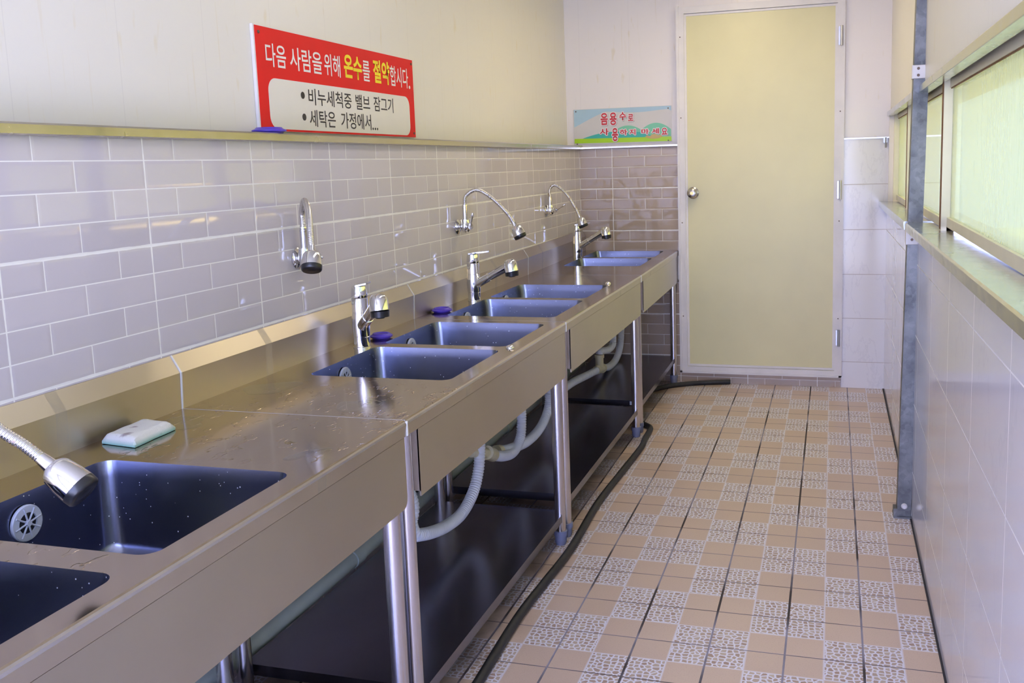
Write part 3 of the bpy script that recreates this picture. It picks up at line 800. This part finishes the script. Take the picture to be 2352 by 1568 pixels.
hose('drain_hose', [(.25, -.36, .598), (.25, -.33, .42), (.25, -.30, .315), (.25, -.32, .275), (.25, -.42, .270), (.25, -.56, .292), (.25, -.62, .300), (.25, -.628, .285)], .0185, 'bluish bent drain hose dropping into the ivory tee under the last unit')
hose('drain_hose', [(.25, -.70, .214), (.25, -.85, .228), (.25, -1.0, .244), (.25, -1.2, .262), (.22, -1.45, .25)], .0185, 'pale drain hose leading from the ivory tee toward the third unit')
b = new(); cyl(b, (.25, -.628, .285), (.25, -.630, .215), .022, seg=20); cyl(b, (.25, -.56, .197), (.25, -.705, .215), .023, seg=20); cyl(b, (.25, -.627, .285), (.25, -.627, .268), .026, seg=20); cyl(b, (.25, -.565, .197), (.25, -.585, .199), .026, seg=20)
tag(obj('pipe_tee', b, YELLOWP, None, True), 'ivory three-way pipe tee under the farthest sink unit', 'pipe fitting', 'ivory fittings on the drain hoses')
b = new(); tube(b, [(.046, -4.3, .150), (.046, -3.4, .125), (.046, -2.8, .132), (.046, -1.8, .145), (.046, -.4, .165)], .026, 18, .05)
for y in (-2.98, -1.6): cyl(b, (.046, y, .1295 if y < -2 else .147), (.046, y+.05, .130 if y < -2 else .148), .030, seg=20)
tag(obj('waste_pipe', b, PVC, None, True), 'long grey waste pipe running along the wall behind the shelves', 'pipe')
b = tube(new(), [(.62, -4.2, .014), (.61, -3.6, .014), (.601, -3.342, .014), (.590, -3.005, .014), (.598, -2.772, .014), (.609, -2.501, .014), (.596, -2.094, .014), (.606, -1.735, .014), (.620, -1.368, .014), (.612, -1.22, .014), (.609, -1.10, .014), (.600, -1.03, .014), (.55, -.97, .014), (.46, -.88, .014), (.40, -.70, .014), (.43, -.42, .014), (.515, -.217, .014), (.66, -.10, .014), (.884, -.028, .016)], .0135, 14, .02)
tag(obj('rubber_hose', b, RUBBER, None, True), 'long black rubber hose snaking over the floor along the sink legs', 'hose')
b = bx(.505, .538, YU_[3]+.0595, YU_[3]+.0615, .128, .146)
tag(obj('paper_label', b, plain('white_paper', srgb(228, 232, 240), .7)), 'small white paper label stuck on a shelf edge', 'label')

# ---------------------------------------------------------------- signs
def text_mesh(body, bold=0.0):
    cu = bpy.data.curves.new('t', 'FONT'); cu.body = body; cu.size = 1.0; cu.offset = bold; cu.resolution_u = 6
    o = bpy.data.objects.new('t', cu); COL.objects.link(o)
    dg = bpy.context.evaluated_depsgraph_get(); dg.update()
    me = bpy.data.meshes.new_from_object(o.evaluated_get(dg))
    bpy.data.objects.remove(o); bpy.data.curves.remove(cu)
    return me
def lettering(body, box4, to3, mat, parent, bold=0.0, name='lettering'):
    """fit text into (a0,a1,b0,b1) in the sign plane; to3 maps (a,b) to world"""
    me = text_mesh(body, bold); b = new(); b.from_mesh(me); bpy.data.meshes.remove(me)
    xs = [v.co.x for v in b.verts]; ys = [v.co.y for v in b.verts]
    a0, a1, c0, c1 = box4
    for v in b.verts:
        u = (v.co.x-min(xs))/(max(xs)-min(xs)); w = (v.co.y-min(ys))/(max(ys)-min(ys))
        v.co = to3(a0 + u*(a1-a0), c0 + w*(c1-c0))
    return obj(name, b, mat, parent)
RED = plain('sign_red', (0.80, 0.014, 0.014, 1), .5, spec=.2, var=.02)
INKW = plain('ink_white', srgb(238, 234, 228), .4, var=.01)
INKY = plain('ink_yellow', srgb(248, 226, 30), .4, var=.01)
INKB = plain('ink_black', (0.012, 0.01, 0.02, 1), .4)
CREAMP = plain('sign_cream', srgb(232, 228, 214), .4, var=.01)
SX = XU + .012
s1 = thing('warning_sign', 'large red sign with white panel of Korean text on left wall', 'sign', (SX, -2.6, 1.42))
b = bx(XU+.001, SX-.0015, -3.1, -2.097, 1.4235, 1.714); obj('backing_board', b, WHITEPAINT, s1)
b = bx(SX-.0015, SX, -3.094, -2.098, 1.425, 1.711); obj('red_face', b, RED, s1)
P = rrect(-3.049, -2.142, 1.431, 1.573, .036, 8)
obj('white_panel', extr(new(), P, 0, SX, SX+.0006), CREAMP, s1)
t3 = lambda dx: (lambda a, c: Vector((SX+dx, a, c)))
def L1(txt, a0, a1, c0, c1, mat, bold): lettering(txt, (a0, a1, c0, c1), t3(.0006), mat, s1, bold)
L1('다음', -3.051, -2.950, 1.604, 1.669, INKW, .010)
L1('사람을', -2.930, -2.752, 1.604, 1.671, INKW, .010)
L1('위해', -2.738, -2.640, 1.604, 1.672, INKW, .010)
L1('온수', -2.616, -2.496, 1.606, 1.682, INKY, .030)
L1('를', -2.491, -2.440, 1.606, 1.674, INKW, .010)
L1('절약', -2.416, -2.293, 1.605, 1.685, INKY, .030)
L1('합시다', -2.288, -2.142, 1.604, 1.676, INKW, .010)
obj('lettering', lathe(new(), (SX, -2.132, 1.609), (SX+.0007, -2.132, 1.609), [(0, .0062), (1, .0062)], 14), INKW, s1)
L2 = lambda txt, a0, a1, c0, c1: lettering(txt, (a0, a1, c0, c1), t3(.0012), INKB, s1, .008)
L2('비누세척중', -2.843, -2.580, 1.508, 1.558)
L2('밸브', -2.553, -2.454, 1.508, 1.558)
L2('잠그기', -2.426, -2.277, 1.508, 1.559)
L2('세탁은', -2.844, -2.690, 1.443, 1.494)
L2('가정에서', -2.656, -2.452, 1.443, 1.495)
for y, z, r in ((-2.874, 1.534, .0105), (-2.873, 1.470, .0105), (-2.440, 1.4475, .0042), (-2.424, 1.4475, .0042), (-2.408, 1.4475, .0042)): obj('dot', lathe(new(), (SX+.0006, y, z), (SX+.0013, y, z), [(0, r), (1, r)], 18), INKB, s1)
for y, z in ((-3.078, 1.694), (-2.110, 1.696), (-2.112, 1.440)):
    obj('screw', lathe(new(), (SX, y, z), (SX+.003, y, z), [(0, .0048), (.6, .0045), (1, .003)], 14), SCREW, s1)

s2 = thing('notice_sign', 'small pale-blue printed sign with red Korean lettering and green hills', 'sign', (.25, YU-.004, 1.42))
BLU = plain('print_pale_blue', srgb(176, 206, 216), .35, var=.02)
CRM = plain('print_cream', srgb(216, 212, 202), .35, var=.02)
GRN = plain('print_mint_green', srgb(128, 204, 164), .35, var=.02)
TEA = plain('print_teal', srgb(62, 184, 166), .35, var=.02)
LIM = plain('print_lime', srgb(178, 224, 26), .35, var=.02)
REDP = plain('print_red', (0.60, 0.012, 0.016, 1), .35, var=.02)
GREYP = plain('print_grey', srgb(140, 130, 124), .35)
YF = YU - .0045
s2f = lambda dx: (lambda a, c: Vector((a, YF-dx, c)))
def flat(pts, dx, mat, name):
    b = new(); b.faces.new([b.verts.new((p[0], YF-dx, p[1])) for p in pts]); o = obj(name, b, mat, s2)
    return o
obj('board', bx(-.046, .549, YF, YU-.001, 1.419, 1.628), CRM, s2)
xs = [-.042 + .587*k/30 for k in range(31)]
sky = [(-.042, 1.626)] + [(x, 1.626) for x in xs[1:]] + [(.545, 1.598)] + [(x, 1.603 + .006*math.sin(x*14) - (.0 if x > .15 else (.15-x)*.40)) for x in reversed(xs[:-1])]
flat(sky, .0003, BLU, 'printed_sky')
def hill(c, w, h, z0, dx, mat, x0=None, x1=None):
    P = []
    for k in range(33):
        x = c-w + 2*w*k/32
        if (x0 is None or x >= x0) and (x1 is None or x <= x1): P.append((x, z0 + h*math.cos((x-c)/w*PI/2)**.9 if abs((x-c)/w) < 1 else z0))
    P = [(P[0][0], z0)] + P + [(P[-1][0], z0)]
    flat(P, dx, mat, 'printed_hill')
hill(.453, .13, .080, 1.452, .0005, GRN, None, .545); hill(.285, .13, .068, 1.455, .00042, GRN)
hill(.20, .20, .038, 1.452, .0007, TEA); hill(.33, .12, .034, 1.450, .00078, TEA)
flat([(-.042, 1.4285), (.545, 1.4235), (.545, 1.4500), (-.042, 1.4555)], .0009, LIM, 'printed_grass')
flat([(.388, 1.452), (.40, 1.462), (.418, 1.456), (.43, 1.466), (.452, 1.468), (.462, 1.460), (.480, 1.462), (.492, 1.452), (.47, 1.442), (.44, 1.440), (.41, 1.443)], .0011, plain('print_tan', srgb(206, 176, 110), .4), 'printed_books')
def outline(body, box4, g, dx, mat, name, drop=(0, 0), bold=.03):
    """rim around a letter: copies of it shifted round a small circle, each a hair in front of the last"""
    me = text_mesh(body, bold); bb = new(); a0, a1, c0, c1 = box4
    for k in range(12):
        t = bmesh.new(); t.from_mesh(me); xs = [v.co.x for v in t.verts]; ys = [v.co.y for v in t.verts]
        ox, oz = g*math.cos(2*PI*k/12)+drop[0], g*math.sin(2*PI*k/12)+drop[1]
        for v in t.verts:
            u = (v.co.x-min(xs))/(max(xs)-min(xs)); w = (v.co.y-min(ys))/(max(ys)-min(ys))
            v.co = Vector((a0+u*(a1-a0)+ox, YF-dx-.000022*k, c0+w*(c1-c0)+oz))
        m2 = bpy.data.meshes.new('t'); t.to_mesh(m2); t.free(); bb.from_mesh(m2); bpy.data.meshes.remove(m2)
    bpy.data.meshes.remove(me)
    return obj(name, bb, mat, s2)
def L3(txt, a0, a1, c0, c1):
    bx4 = (a0, a1, c0, c1)
    lo = outline(txt, bx4, .0040, .0014, INKW, 'letter_outline')
    outline(txt, bx4, .0038, .00112, GREYP, 'letter_shadow', (.0018, -.0024))
    lettering(txt, bx4, s2f(.0019), REDP, s2, .030)
for ch, a0, a1, c0, c1 in (('음', .122, .166, 1.531, 1.601), ('용', .177, .220, 1.528, 1.602), ('수', .236, .277, 1.553, 1.602), ('로', .288, .321, 1.549, 1.588),
    ('사', .114, .170, 1.472, 1.511), ('용', .190, .226, 1.434, 1.511), ('하', .236, .282, 1.469, 1.501), ('지', .294, .332, 1.468, 1.500), ('마', .367, .412, 1.469, 1.499), ('세', .428, .472, 1.469, 1.500), ('요', .487, .521, 1.462, 1.501)):
    L3(ch, a0, a1, c0, c1)
for x, z in ((-.030, 1.616), (.527, 1.613), (-.026, 1.424), (.526, 1.428)):
    obj('screw', lathe(new(), (x, YF-.0004, z), (x, YF-.003, z), [(0, .0042), (1, .003)], 12), SCREW, s2)
